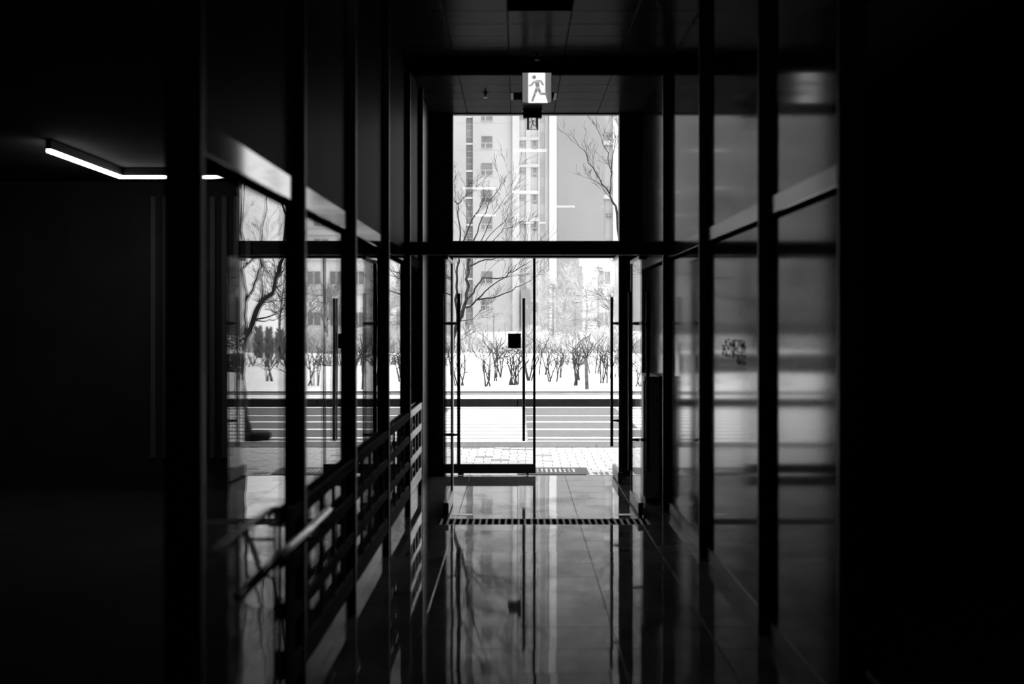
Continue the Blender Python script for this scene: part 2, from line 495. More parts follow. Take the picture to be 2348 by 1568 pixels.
# ---- dark room behind the left glass
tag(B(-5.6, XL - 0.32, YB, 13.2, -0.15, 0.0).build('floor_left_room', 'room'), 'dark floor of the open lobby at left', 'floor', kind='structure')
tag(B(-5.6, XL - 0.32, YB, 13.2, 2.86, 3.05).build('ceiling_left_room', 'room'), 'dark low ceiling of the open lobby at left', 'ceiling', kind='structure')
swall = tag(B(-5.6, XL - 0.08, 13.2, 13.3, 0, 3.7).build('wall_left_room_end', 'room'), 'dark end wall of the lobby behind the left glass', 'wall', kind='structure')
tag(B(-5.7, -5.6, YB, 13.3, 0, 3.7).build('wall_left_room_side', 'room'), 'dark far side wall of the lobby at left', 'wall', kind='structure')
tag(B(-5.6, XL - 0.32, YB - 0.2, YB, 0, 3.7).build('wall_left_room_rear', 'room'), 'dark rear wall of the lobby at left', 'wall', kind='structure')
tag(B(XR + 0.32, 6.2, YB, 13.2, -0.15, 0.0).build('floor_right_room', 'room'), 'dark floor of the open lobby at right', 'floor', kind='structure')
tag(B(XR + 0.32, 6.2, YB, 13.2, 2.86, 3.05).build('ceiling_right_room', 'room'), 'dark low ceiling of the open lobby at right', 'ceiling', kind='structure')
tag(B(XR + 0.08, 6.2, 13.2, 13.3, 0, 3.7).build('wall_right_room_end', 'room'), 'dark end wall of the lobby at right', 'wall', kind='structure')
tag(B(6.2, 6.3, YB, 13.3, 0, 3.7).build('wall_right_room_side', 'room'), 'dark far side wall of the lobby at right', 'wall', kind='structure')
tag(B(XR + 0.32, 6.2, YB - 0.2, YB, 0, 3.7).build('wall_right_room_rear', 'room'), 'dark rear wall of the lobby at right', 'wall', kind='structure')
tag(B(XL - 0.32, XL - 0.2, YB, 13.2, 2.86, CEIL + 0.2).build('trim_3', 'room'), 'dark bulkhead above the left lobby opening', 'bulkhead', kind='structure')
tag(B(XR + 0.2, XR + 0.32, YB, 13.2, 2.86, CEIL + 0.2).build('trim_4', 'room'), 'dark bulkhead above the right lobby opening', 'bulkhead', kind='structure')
for k in range(9):
    x0 = -3.4 + k * 0.11
    B(x0, x0 + 0.045, 13.17, 13.2, 0.3, 2.72).build('wall_slat', 'rail', swall)

# ================================================================== DOORS
def leaf(name, label, axis, fixed, a0, a1, ztop, hx, free_end, loc, top=True, stile_at=None):
    """glass door leaf. axis 'x': lies in the facade plane at y=fixed from x=a0..a1; axis 'y': swung open at x=fixed from y=a0..a1"""
    t = tag(empty(name, loc), label, 'door', kind='structure')
    lx, ly, lz = loc
    def put(mb, n, m, par=t, smooth=False):
        o = mb.build(n, m, par, smooth)
        if par is t: o.location = (-lx, -ly, -lz)
        return o
    def bx(u0, u1, v0, v1, z0, z1, c=0.0):
        """u along the leaf, v across it (offset from the leaf plane)"""
        if axis == 'x':
            q = (u0, u1, fixed + v0, fixed + v1, z0, z1)
        else:
            q = (fixed + v0, fixed + v1, u0, u1, z0, z1)
        return CB(*q, c) if c else B(*q)
    put(bx(a0 + .004, a1 - .004, -0.006, 0.006, 0.10, ztop - 0.03), 'glass_pane', 'glass')
    put(bx(a0, a1, -0.022, 0.022, 0.017, 0.112, 0.003), 'bottom_rail', 'bar')
    if top: put(bx(a0, a1, -0.018, 0.018, ztop - 0.032, ztop - 0.004, 0.003), 'top_rail', 'bar')
    if stile_at:
        put(bx(stile_at[0], stile_at[1], -0.014, 0.014, 0.112, ztop - 0.032, 0.002), 'edge_stile', 'frame')
    for sgn in hx[1]:
        off = sgn * 0.072
        pt = lambda u, v, z: (u, fixed + v, z) if axis == 'x' else (fixed + v, u, z)
        h = put(MB().tube([pt(hx[0], off, 0.35), pt(hx[0], off, 1.80)], 0.016, 12), 'handle', 'bar', smooth=False)
        for zz in (0.60, 1.545):
            put(MB().tube([pt(hx[0], 0.004 * sgn, zz), pt(hx[0], off, zz)], [0.016, 0.009], 10), 'standoff', 'bar', h)
    # floor pivot block under the hinge end and the closing bolt
    put(bx(free_end[0] - 0.012, free_end[0] + 0.012, -0.012, 0.012, 0.0, 0.017), 'floor_bolt', 'black')
    put(bx(free_end[1] - 0.03, free_end[1] + 0.03, -0.015, 0.015, 0.0, 0.017), 'pivot', 'black')
    return t
leaf('door_1', 'closed left glass leaf of the outer entrance door', 'x', YF, OL + .003, 0.183, 2.24, (0.062, (-1, 1)), (0.10, -0.58), (-0.236, YF, 0), top=False, stile_at=(0.156, 0.183))
leaf('door_2', 'outer right glass door leaf swung open beside the column', 'y', 0.985, 13.66, YF - 0.02, 2.21, (13.80, (-1,)), (13.70, 14.42), (0.985, 14.07, 0), stile_at=(13.66, 13.685))
leaf('door_3', 'inner left glass door leaf swung open over the threshold', 'y', -0.573, 11.36, 12.22, 2.088, (12.08, (-1, 1)), (12.17, 11.42), (-0.573, 11.8, 0), stile_at=(12.195, 12.22))
leaf('door_4', 'inner right glass door leaf swung open near the grey cabinet', 'y', 0.985, 11.36, 12.22, 2.088, (11.55, (-1, 1)), (12.17, 11.42), (0.985, 11.8, 0), stile_at=(12.195, 12.22))
# square plate on the closed leaf
pl = tag(empty('door_plate', (-0.032, YF - 0.006, 1.29)), 'small square black notice plate on the closed glass door leaf', 'plate')
o = CB(-0.066, 0.066, -0.004, 0, 0, 0.152, 0.001).build('plate', 'black', pl)
for k in range(4):
    B(-0.048, 0.048 - 0.02 * (k % 2), -0.0052, -0.004, 0.03 + k * 0.028, 0.036 + k * 0.028).build('text_line', 'bar', pl)
# threshold pieces
tag(CB(0.70, 0.965, YF - 0.06, YF - 0.02, 0.0, 0.004, 0.001).build('threshold_plate', 'plate'), 'bright metal threshold strip beside the open outer leaf', 'threshold')
for nm, x0, x1, y0, y1, lab in (('pivot_cover', -0.53, -0.365, 11.44, 11.52, 'bright floor pivot cover plate beside the inner left leaf'),
                                ('pivot_cover', 0.80, 0.93, 11.44, 11.52, 'floor pivot cover plate beside the inner right leaf')):
    t = tag(empty(nm, ((x0 + x1) / 2, (y0 + y1) / 2, 0)), lab, 'cover plate')
    hw, hd = (x1 - x0) / 2, (y1 - y0) / 2
    CB(-hw, hw, -hd, hd, 0.0, 0.003, 0.001).build('plate', 'plate', t)
    for sx in (-1, 1):
        MB().lathe(sx * (hw - .012), 0, [(0.004, 0.003), (0.004, 0.0045), (0.002, 0.005)], 8).build('screw', 'bar', t)

# ================================================================== FLOOR GRILLE, MAT
g = tag(empty('floor_grille', (0.205, 11.09, 0)), 'black slotted floor grille across the hall at the inner doors', 'grille')
B(-0.825, 0.825, -0.168, 0.168, -0.011, -0.0105).build('tray', 'matte', g)
CB(-0.825, 0.825, 0.158, 0.168, -0.011, 0.0, 0.001).build('edge_bar', 'bar', g)
CB(-0.825, 0.825, -0.168, -0.158, -0.011, 0.0, 0.001).build('edge_bar', 'bar', g)
bar_me = CB(-0.008, 0.008, -0.158, 0.158, -0.0105, -0.0004, 0.001).mesh('slot_bar', 'inlay')
k = 0
x = -0.80
while x < 0.81:
    inst('slot_bar', bar_me, g, (x, 0, 0)); x += 0.0503

mt = tag(empty('door_mat', (0.37, 14.95, -0.02)), 'black rubber door mat with pale block pattern outside the open leaf', 'mat')
CB(-0.37, 0.37, -0.34, 0.36, 0, 0.014, 0.003).build('mat_body', 'rubber', mt)
def mblk(x0, x1, y0, y1): B(x0, x1, y0, y1, 0.0135, 0.0155).build('inlay_block', 'inlay', mt)
mx = -0.17
pat = 'E:TIII8ET'
for i, ch in enumerate(pat):
    x0 = -0.17 + i * 0.0475
    wbar = 0.019
    if ch == 'I': mblk(x0, x0 + wbar, -0.14, 0.20)
    elif ch == 'T': mblk(x0, x0 + wbar, -0.14, 0.10); mblk(x0 - 0.006, x0 + wbar + 0.006, 0.11, 0.20)
    elif ch == ':': mblk(x0, x0 + wbar, 0.0, 0.20); mblk(x0, x0 + wbar, -0.13, -0.06)
    elif ch == '8': mblk(x0, x0 + wbar, 0.06, 0.18); mblk(x0, x0 + wbar, -0.13, 0.0)
    elif ch == 'E':
        for j in range(3): mblk(x0, x0 + wbar, -0.13 + j * 0.13, -0.07 + j * 0.13)
for i in range(5): mblk(-0.33 + i * 0.03, -0.32 + i * 0.03, -0.1, 0.12)

# ================================================================== SIGNS AND CEILING FITTINGS
def exit_sign(loc, w_, h_, label, sfx, dim):
    t = tag(empty('exit_sign', loc), label, 'sign')
    CB(-w_ / 2, w_ / 2, 0, 0.035, 0, h_, 0.003).build('housing', 'black', t)
    e = 0.006 * w_ / 0.245
    B(-w_ / 2 + e, w_ / 2 - e, -0.003, 0, e, h_ - e).build('side_face', 'sign_grey' + dim, t)
    u = lambda a: -w_ / 2 + w_ * a
    v = lambda b: h_ * (1 - b)
    q = MB()
    y0, y1 = -0.0045, -0.003
    q.box(u(.22), u(.77), y0, y1, v(.985), v(.03))
    n = len(q.v)                                           # the pale floor wedge under the runner's trailing foot
    q.v += [(u(.77), y0, v(.985)), (u(.86), y0, v(.985)), (u(.77), y0, v(.72)), (u(.77), y1, v(.985)), (u(.86), y1, v(.985)), (u(.77), y1, v(.72))]
    q.f += [(n, n + 1, n + 2), (n + 3, n + 5, n + 4), (n, n + 3, n + 4, n + 1), (n + 1, n + 4, n + 5, n + 2), (n + 2, n + 5, n + 3, n)]
    q.build('bright_panel', 'sign_white' + dim, t)
    fg = MB()
    def limb(pts, r0, r1):
        n_ = len(pts)
        for i in range(n_ - 1):
            (ax, ay), (bx_, by) = pts[i], pts[i + 1]
            a = Vector((u(ax), 0, v(ay))); b = Vector((u(bx_), 0, v(by)))
            d = (b - a).normalized(); nrm = Vector((-d.z, 0, d.x))
            ra = (r0 + (r1 - r0) * i / (n_ - 1)) * w_; rb = (r0 + (r1 - r0) * (i + 1) / (n_ - 1)) * w_
            k0 = len(fg.v)
            for (p, r) in ((a - d * ra * .5, ra), (b + d * rb * .5, rb)):
                for s_ in (-1, 1):
                    for yv in (-0.006, -0.0045):
                        c = p + nrm * r * s_; fg.v.append((c.x, yv, c.z))
            for f_ in ((0, 2, 6, 4), (1, 5, 7, 3), (0, 4, 5, 1), (2, 3, 7, 6), (0, 1, 3, 2), (4, 6, 7, 5)):
                fg.f.append(tuple(k0 + z for z in f_))
    N = 16; k0 = len(fg.v)
    for yv in (-0.006, -0.0045):
        for j in range(N):
            a = 2 * math.pi * j / N
            fg.v.append((u(.41) + .072 * w_ * math.cos(a), yv, v(.165) + .072 * w_ * math.sin(a)))
    fg.f.append(tuple(k0 + j for j in range(N))); fg.f.append(tuple(k0 + N + j for j in reversed(range(N))))
    for j in range(N): fg.f.append((k0 + j, k0 + (j + 1) % N, k0 + N + (j + 1) % N, k0 + N + j))
    limb([(.50, .31), (.53, .50)], .085, .065)
    limb([(.47, .30), (.38, .34), (.31, .43), (.25, .435)], .042, .030)
    limb([(.50, .29), (.63, .29), (.71, .42)], .044, .032)
    limb([(.54, .50), (.62, .69), (.82, .705)], .055, .036)
    limb([(.51, .50), (.44, .68), (.345, .93)], .055, .038)
    fg.build('running_figure', 'sign_fig' + dim, t)
    return t
exit_sign(((1231 - VX) / F * 11.40, 11.40, EYE + (VY - 237) * 11.40 / F), 0.242, 0.25, 'large lit running-man exit sign hanging below the black beam', '', '')
t2 = exit_sign(((1221 - VX) / F * 14.2, 14.2, EYE + (VY - 297) * 14.2 / F), 0.115, 0.126, 'small framed running-man exit sign under a black box at the window', '', '2')
hb = tag(empty('ceiling_box', ((1221 - VX) / F * 14.2, 14.2, EYE + (VY - 270.5) * 14.2 / F)), 'black box on the ceiling that carries the small exit sign', 'box')
CB(-0.094, 0.094, -0.03, 0.06, 0, CEIL - hb.location.z, 0.004).build('housing', 'black', hb)
CB(-0.1, 0.1, -0.036, 0.066, CEIL - hb.location.z - 0.012, CEIL - hb.location.z, 0.002).build('top_flange', 'frame', hb)
# hanging rods of the big sign
for sx in (-0.09, 0.09):
    pass

def sprinkler(px, py, label):
    yd = F * (CEIL - EYE) / (VY - py)
    t = tag(empty('sprinkler_head', ((px - VX) / F * yd, yd, CEIL)), label, 'sprinkler')
    MB().lathe(0, 0, [(0.03, 0.0), (0.03, -0.006), (0.012, -0.01), (0.012, -0.03)], 12).build('escutcheon', 'black', t)
    MB().lathe(0, 0, [(0.004, -0.03), (0.004, -0.045), (0.02, -0.046), (0.02, -0.049)], 12).build('deflector', 'bar', t)
sprinkler(1113, 212, 'black ceiling sprinkler head left of the exit sign')
sprinkler(1231, 124, 'black ceiling sprinkler head before the beam above the exit sign')

r = slot_bay[0]
sl = tag(empty('ceiling_slot_fixture', (0.15, sum(r) / 2, CEIL)), 'black recessed ceiling slot with pale ends behind the exit sign', 'slot fixture')
B(-0.216, 0.216, -CP / 2 + .003, CP / 2 - .003, 0.004, 0.012).build('back_plate', 'matte', sl)
for sx in (-1, 1):
    CB(sx * 0.203 - 0.013, sx * 0.203 + 0.013, -0.2, 0.2, -0.004, 0.01, 0.002).build('end_cap', 'inlay', sl)
r = vent_bay[0]
ve = tag(empty('ceiling_vent', (0.15, sum(r) / 2, CEIL)), 'square black ceiling vent at the top edge of the view', 'vent')
B(-0.216, 0.216, -CP / 2 + .003, CP / 2 - .003, 0.006, 0.012).build('back_plate', 'matte', ve)
for k in range(7):
    CB(-0.21, 0.21, -0.19 + k * 0.06, -0.165 + k * 0.06, -0.002, 0.006, 0.001).build('louvre', 'matte', ve)

def ceiling_light(x, y, w_, label):
    t = tag(empty('ceiling_light', (x, y, CEIL)), label, 'ceiling light', 'slim ceiling lights of the hall')
    CB(-w_ / 2 - .01, w_ / 2 + .01, -0.035, 0.035, -0.012, 0, 0.002).build('housing', 'frame', t)
    CB(-w_ / 2, w_ / 2, -0.03, 0.03, -0.046, -0.012, 0.004).build('diffuser', 'lamp', t)
for (x, y, w_, lab) in ((0.147, 11.66, 0.41, 'slim ceiling light hidden behind the black beam, mirrored in the upper pane'),
                        (0.11, 6.2, 0.40, 'slim ceiling light over the middle of the hall'),
                        (-0.60, 6.8, 0.52, 'slim ceiling light near the left partition, mid hall'),
                        (0.82, 3.3, 0.42, 'slim ceiling light near the right partition'),
                        (-0.63, 1.2, 0.40, 'slim ceiling light at left just ahead of the viewer'),
                        (0.25, -0.9, 0.20, 'short ceiling light behind the viewer'),
                        (0.52, -0.9, 0.14, 'shortest ceiling light behind the viewer')):
    ceiling_light(x, y, w_, lab)

# L-shaped LED line in the side room
ZL = 2.79
led = tag(empty('led_line_light', (-3.35, 12.0, ZL)), 'bright bent white LED line light seen through the left glass', 'LED light')
B(-0.02, 0.02, -1.85, 0.02, 0.0, 0.065).build('housing', 'frame', led)
B(-0.018, 0.018, -1.84, 0.018, -0.022, 0.0).build('light_strip', 'led', led)
B(0.02, 1.02, -0.02, 0.02, 0.0, 0.065).build('housing', 'frame', led)
B(0.018, 1.01, -0.018, 0.018, -0.022, 0.0).build('light_strip', 'led', led)

# ================================================================== RAILING along the left glass
rl = tag(empty('railing', (-0.8745, 8.8, 0)), 'dark metal railing with flat bands running along the left glass', 'railing')
Y0, Y1 = 5.45 - 8.8, 11.36 - 8.8
for z0, z1 in ((0.775, 0.83), (0.59, 0.645), (0.385, 0.44), (0.15, 0.25)):
    CB(-0.009, 0.009, Y0, Y1, z0, z1, 0.002).build('band', 'rail', rl)
yb = Y0 + 0.03; i = 0
bal = CB(-0.007, 0.007, -0.014, 0.014, 0.2, 0.81, 0.002).mesh('baluster', 'rail')
post = CB(-0.012, 0.012, -0.025, 0.025, 0.0, 0.84, 0.003).mesh('post', 'rail')
while yb < Y1:
    inst('post' if i % 5 == 0 else 'baluster', post if i % 5 == 0 else bal, rl, (0, yb, 0)); yb += 0.42; i += 1
hr = MB().tube([(0.04, 4.25 - 8.8, 0.73), (0.085, 4.9 - 8.8, 0.775), (0.09, 5.3 - 8.8, 0.775), (0.09, 5.9 - 8.8, 0.775)], 0.015, 12).build('handrail', 'steel', rl, True)
for yk in (5.45 - 8.8, 5.82 - 8.8):
    MB().tube([(0.0, yk, 0.72), (0.09, yk, 0.72), (0.09, yk, 0.765)], 0.007, 8).build('bracket', 'bar', hr)

r2 = tag(empty('daylit_railing', (-0.8745, 12.13, 0)), 'daylit far end of the left railing, in brighter steel beyond the last mullion', 'railing')
for z0, z1 in ((0.775, 0.83), (0.59, 0.645), (0.385, 0.44), (0.15, 0.25)):  # same railing continued, brightened by colour as if lit from the door
    CB(-0.009, 0.009, -0.70, 0.72, z0, z1, 0.002).build('band', 'satin', r2)
for k in range(4):
    CB(-0.007, 0.007, -0.012, 0.012, 0.2, 0.8, 0.002).build('baluster', 'satin', r2, loc=(0, -0.42 + k * 0.36, 0))
for yk in (-0.68, 0.70):
    CB(-0.011, 0.011, -0.02, 0.02, 0.0, 0.835, 0.002).build('post', 'bar', r2, loc=(0, yk, 0))

# grey cabinet beyond the inner right leaf
cb = tag(empty('cabinet', (1.155, 12.75, 0)), 'narrow low grey cabinet against the black right partition', 'cabinet')
CB(-0.06, 0.075, -0.45, 0.45, 0.03, 1.07, 0.004).build('body', 'cabinet', cb)
CB(-0.065, 0.078, -0.46, 0.46, 1.07, 1.085, 0.003).build('top', 'cabinet', cb)
CB(-0.05, 0.07, -0.44, 0.44, 0.0, 0.03, 0.002).build('plinth', 'black', cb)
for k in range(2):
    d = CB(-0.068, -0.06, -0.44 + k * 0.445, -0.005 + k * 0.445, 0.05, 1.05, 0.002).build('door', 'cabinet', cb)
    CB(-0.076, -0.068, -0.05 + k * 0.06, -0.03 + k * 0.06, 0.5, 0.62, 0.002).build('handle', 'bar', d)

# small black lettering block on the right glossy panel
lt = tag(empty('lettering', (XR, 8.17, 1.30)), 'small block of blurred black lettering on the right glossy panel', 'lettering')
rr = random.Random(3)
def glyph(y0, z0, s):
    q = MB()
    zb = z0 + rr.choice((0.0, 0.14, 0.28)) * s
    q.box(-0.0015, 0, y0, y0 + s * 0.85, zb, zb + s * 0.07)
    for _ in range(rr.choice((1, 2, 2))):
        a = y0 + rr.choice((0.0, 0.35, 0.65)) * s
        q.box(-0.0016, 0, a, a + s * 0.2, min(z0, zb), z0 + s * rr.choice((.2, .34)))
    q.build('character', 'ink', lt)
for row, (n, s, st) in enumerate(((7, 0.11, 0.0), (8, 0.10, -0.06), (8, 0.105, 0.0), (3, 0.10, -0.42))):
    for i in range(n):
        glyph(-0.42 - st * 0 + i * 0.115 + (0 if row < 3 else -0.0), 0.115 - row * 0.033, s)

# ================================================================== OUTSIDE GROUND
GZ = -0.02
sw = tag(B(-14, 14, YF + 0.1, 17.95, -0.2, GZ - 0.03).build('pavement', 'joint'), 'snow-dusted paved sidewalk outside the doors', 'pavement', kind='structure')
PW = 0.195
pav = [CB(-PW / 2 + .003, PW / 2 - .003, -PW / 2 + .003, PW / 2 - .003, -0.03, 0, 0.003).mesh('paver', m_) for m_ in ('paver', 'paver_dark')]
rest = MB()
rowi = 0; yv = YF + 0.2; named = []
cand = []
while yv + PW / 2 < 17.93:
    off = 0.5 * PW * (rowi % 2) + random.uniform(-.01, .01)
    k = -72
    while k < 72:
        x = k * PW + off
        cand.append((abs(x - 0.25), x, yv)); k += 1
    yv += PW; rowi += 1
cand.sort(key=lambda c: c[0])
for i, (d, x, yv) in enumerate(cand):
    dz = random.gauss(0, 0.0012)
    if i < 300:
        dark = random.random() < 0.025
        inst('paver', pav[1 if dark else 0], sw, (x, yv, GZ + dz), (random.gauss(0, .003), random.gauss(0, .003), random.gauss(0, 0.002)))
    else:
        rest.box(x - PW / 2 + .003, x + PW / 2 - .003, yv - PW / 2 + .003, yv + PW / 2 - .003, GZ - 0.03, GZ + dz)
tag(rest.build('paver_field', 'paver', sw), kind='stuff')
for k in range(3):
    x = 0.815 + k * 0.058
    CB(x - 0.018, x + 0.018, 14.72, 14.92, GZ, GZ + 0.006, 0.002).build('tactile_stud', 'kerb', sw)

kb = tag(empty('kerb', (0, 18.2, GZ)), 'grey kerb stones along the near edge of the road', 'kerb', kind='structure')
for k in range(-14, 14):
    CB(k * 1.0 + .004, k * 1.0 + .996, -0.25, 0.05, -0.15, 0.004, 0.01).build('kerb_stone', 'kerb', kb)
B(-14, 14, 0.05, 0.5, -0.15, -0.02).build('gutter', 'kerb', kb)

RZ = -0.05
rd = tag(B(-40, 40, 18.7, 27.0, -0.2, RZ).build('road', 'asphalt'), 'wet grey asphalt road beyond the sidewalk', 'road', kind='structure')
for yv, hw in ((19.2, 0.06), (19.75, 0.11), (21.35, 0.11), (22.95, 0.11), (24.45, 0.09)):
    B(0.14, 40, yv - hw, yv + hw, RZ, RZ + 0.004).build('lane_line', 'paint', rd)
    B(-40, -4.2, yv - hw, yv + hw, RZ, RZ + 0.004).build('lane_line', 'paint', rd)
B(-40, 40, 26.75, 26.98, RZ, RZ + 0.006).build('road_edge_line', 'paint', rd)
B(-4.2, 0.14, 19.0, 26.75, RZ, RZ + 0.003).build('crossing_base', 'slush', rd)
yv = 19.05; k = 0
while yv < 26.3:
    hh = 0.42 + 0.02 * k
    B(-4.15, 0.12, yv, yv + hh, RZ + 0.003, RZ + 0.006).build('crossing_bar', 'paint', rd)
    yv += hh + 0.22; k += 1

fk = tag(empty('retaining_kerb', (0, 27.0, 0)), 'long dark wet stone kerb on the far side of the road', 'kerb', kind='structure')
for k in range(-20, 20):
    CB(k * 2.0 + .006, k * 2.0 + 1.994, 0.0, 0.25, -0.2, 0.10, 0.01).build('kerb_block', 'kerb_dark', fk)
pt_ = tag(B(-40, 40, 27.25, 30.0, -0.2, 0.105).build('far_path', 'path'), 'grey footpath beyond the dark kerb', 'path', kind='structure')
B(-40, 40, 27.04, 27.55, 0.10, 0.125).build('snow_ridge', 'snow', pt_)
B(-40, 40, 27.75, 28.15, 0.105, 0.12).build('snow_ridge', 'snow', pt_)
B(-40, 40, 27.6, 27.7, 0.105, 0.118).build('dark_edging', 'kerb_dark', pt_)

def snow_mesh():
    q = MB(); nx, ny = 80, 60
    rs = random.Random(5)
    for j in range(ny + 1):
        t = j / ny
        yv = 29.6 + (150 - 29.6) * t ** 2
        for i in range(nx + 1):
            xv = -75 + 150 * i / nx
            z = 0.13 + 0.10 * min(1, (yv - 29.6) / 4) + 0.05 * math.sin(xv * 1.3 + yv * .7) * min(1, (yv - 29.6) / 6) + 0.03 * math.sin(xv * 3.1 - yv * 1.9) * min(1, (yv - 29.6) / 3)
            z += 0.004 * max(0, yv - 45)
            q.v.append((xv, yv, z))
    for j in range(ny):
        for i in range(nx):
            a = j * (nx + 1) + i
            q.f.append((a, a + 1, a + nx + 2, a + nx + 1))
    return q
o = snow_mesh().build('snow_field', 'snow', None, True)
tag(o, 'white snow-covered ground beyond the footpath', 'snow', kind='structure')
def ground(yv): return 0.23 + 0.004 * max(0, yv - 45)

# low snow hump line and a dark hedge strip
hg = MB()
rs = random.Random(11)
for k in range(260):
    x = rs.uniform(1.0, 13.0); yb_ = rs.uniform(43, 45); z = 0.2
    hg.tube([(x, yb_, z), (x + rs.uniform(-.2, .2), yb_ + rs.uniform(-.2, .2), z + rs.uniform(.25, .5))], [0.03, 0.008], 3, False)  # hedge twigs take the haze-lightened twig colour
tag(hg.build('low_hedge', 'hazed_dark'), 'low hazy hedge strip on the snow at right', 'hedge', kind='stuff')

# ================================================================== TREES AND SHRUBS
def grow(mb, p, d, length, r, depth, rs, spread=0.55, up=0.12, seg=4, kids=3, minr=0.0016, sides=4):
    pts = [p.copy()]; rad = [r]
    q = p.copy(); dd = d.normalized()
    for i in range(seg):
        dd = (dd + Vector((rs.gauss(0, .12), rs.gauss(0, .12), rs.gauss(0, .07) + up * .3))).normalized()
        q = q + dd * length / seg
        pts.append(q.copy()); rad.append(max(minr, r * (1 - 0.75 * (i + 1) / seg)))
    mb.tube(pts, rad, sides if r > 0.012 else 3, False)
    if depth > 0:
        for k in range(kids):
            i = rs.randint(1, seg)
            base = pts[i]
            nd = (pts[i] - pts[i - 1]).normalized()
            side = Vector((rs.gauss(0, 1), rs.gauss(0, 1), rs.gauss(0, .6))).normalized()
            grow(mb, base, (nd + side * spread + Vector((0, 0, up))), length * rs.uniform(.45, .75), max(minr, rad[i] * .7), depth - 1, rs, spread, up, max(3, seg - 1), kids, minr, sides)

def limb_tree(name, label, base, limbs, material, seed, twig_len=0.7, twig_depth=2, twigs_per=7, kids=3):
    """limbs: list of (points, r0, r1) in world space; twigs grow along them"""
    rs = random.Random(seed)
    t = tag(empty(name, base), label, 'tree')
    tr = MB(); tw = MB()
    for pts, r0, r1 in limbs:
        pts = [Vector(p) - Vector(base) for p in pts]
        n = len(pts)
        # subdivide for a natural wobble
        fine = []; rad = []
        for i in range(n - 1):
            for s_ in range(3):
                f = s_ / 3
                p = pts[i].lerp(pts[i + 1], f) + Vector((rs.gauss(0, .012), rs.gauss(0, .012), rs.gauss(0, .008))) * (0 if (i == 0 and s_ == 0) else 1)
                fine.append(p); tt = (i + f) / (n - 1); rad.append(r0 + (r1 - r0) * tt)
        fine.append(pts[-1]); rad.append(r1)
        tr.tube(fine, rad, 8 if r0 > .03 else 6)
        m_ = len(fine)
        for k in range(twigs_per):
            i = rs.randint(max(1, m_ // 3), m_ - 1)
            d = (fine[i] - fine[i - 1]).normalized()
            side = Vector((rs.gauss(0, 1), rs.gauss(0, 1), rs.gauss(0, .5))).normalized()
            grow(tw, fine[i], d + side * .6 + Vector((0, 0, .25)), twig_len * min(1.0, r0 / .02 + .3) * rs.uniform(.5, 1.2), max(.0018, rad[i] * .4), twig_depth, rs, kids=kids)
    tr.build('trunk', material, t, True)
    tw.build('twigs', material, t)
    return t

D1 = 19.6
def A(px, py, dy=0.0): return at(px, py, D1 + dy)
T1 = [
    ([(-1.10, D1, GZ - .03), A(1020, 900), A(1035, 800), A(1049, 740), A(1069, 689), A(1072, 639, .1), A(1075, 600, .15), A(1085, 553, .2)], .036, .014),
    ([A(1044, 760), A(1068, 708, -.1), A(1094, 686, -.2), A(1147, 677, -.3), A(1185, 660, -.4), A(1218, 643, -.5)], 0.0163, 0.0025),
    ([A(1069, 689), A(1088, 662, .1), A(1109, 639, .2), A(1159, 634, .35), A(1190, 615, .4), A(1216, 598, .5)], 0.0150, 0.0031),
    ([A(1094, 686, -.2), A(1110, 668, -.3), A(1159, 634, -.4), A(1185, 606, -.5)], 0.0109, 0.0031),
    ([A(1074, 610, .15), A(1113, 596, -.2), A(1150, 592, -.3), A(1190, 575, -.5)], 0.0122, 0.0031),
    ([A(1049, 740), A(1046, 690, -.2), A(1046, 640, -.3), A(1051, 600, -.3), A(1056, 553, -.3), A(1053, 500, -.3), A(1050, 468, -.3)], 0.0204, 0.0062),
    ([A(1050, 468, -.3), A(1068, 448, -.35), A(1070, 425, -.4)], 0.0068, 0.0025),
    ([A(1050, 468, -.3), A(1036, 440, -.25), A(1030, 410, -.2)], 0.0068, 0.0025),
    ([A(1060, 560, .2), A(1085, 505, .25), A(1098, 475, .2), A(1110, 452, .3)], 0.0109, 0.0031),
    ([A(1085, 553, .2), A(1105, 500, .25), A(1125, 465, .3), A(1145, 430, .35), A(1166, 398, .4)], 0.0095, 0.0019),
    ([A(1103, 553, .1), A(1130, 495, .2), A(1160, 450, .2)], 0.0068, 0.0019),
    ([A(1113, 553, .0), A(1150, 510, .1), A(1176, 487, .2)], 0.0061, 0.0019),
    ([A(1130, 553, -.2), A(1155, 525, -.2), A(1178, 520, -.2)], 0.0054, 0.0019),
    ([A(1048, 742), A(1085, 730, -.2), A(1110, 705, -.3)], 0.0061, 0.0019),
    ([A(1040, 800), A(1060, 775, .2), A(1085, 762, .3)], 0.0054, 0.0019),
    ([A(1030, 850), A(985, 740, .1), A(960, 640, .3), A(950, 560, .3), A(930, 470, .4)], 0.0218, 0.0050),
    ([A(985, 740, .1), A(930, 660, .2), A(880, 600, .4)], 0.0122, 0.0031),
]
limb_tree('street_tree', 'bare street tree whose dark branches fan across the left door leaf', (-1.10, D1, GZ - .03), T1, 'bark', 21, 0.42, 2, 6)

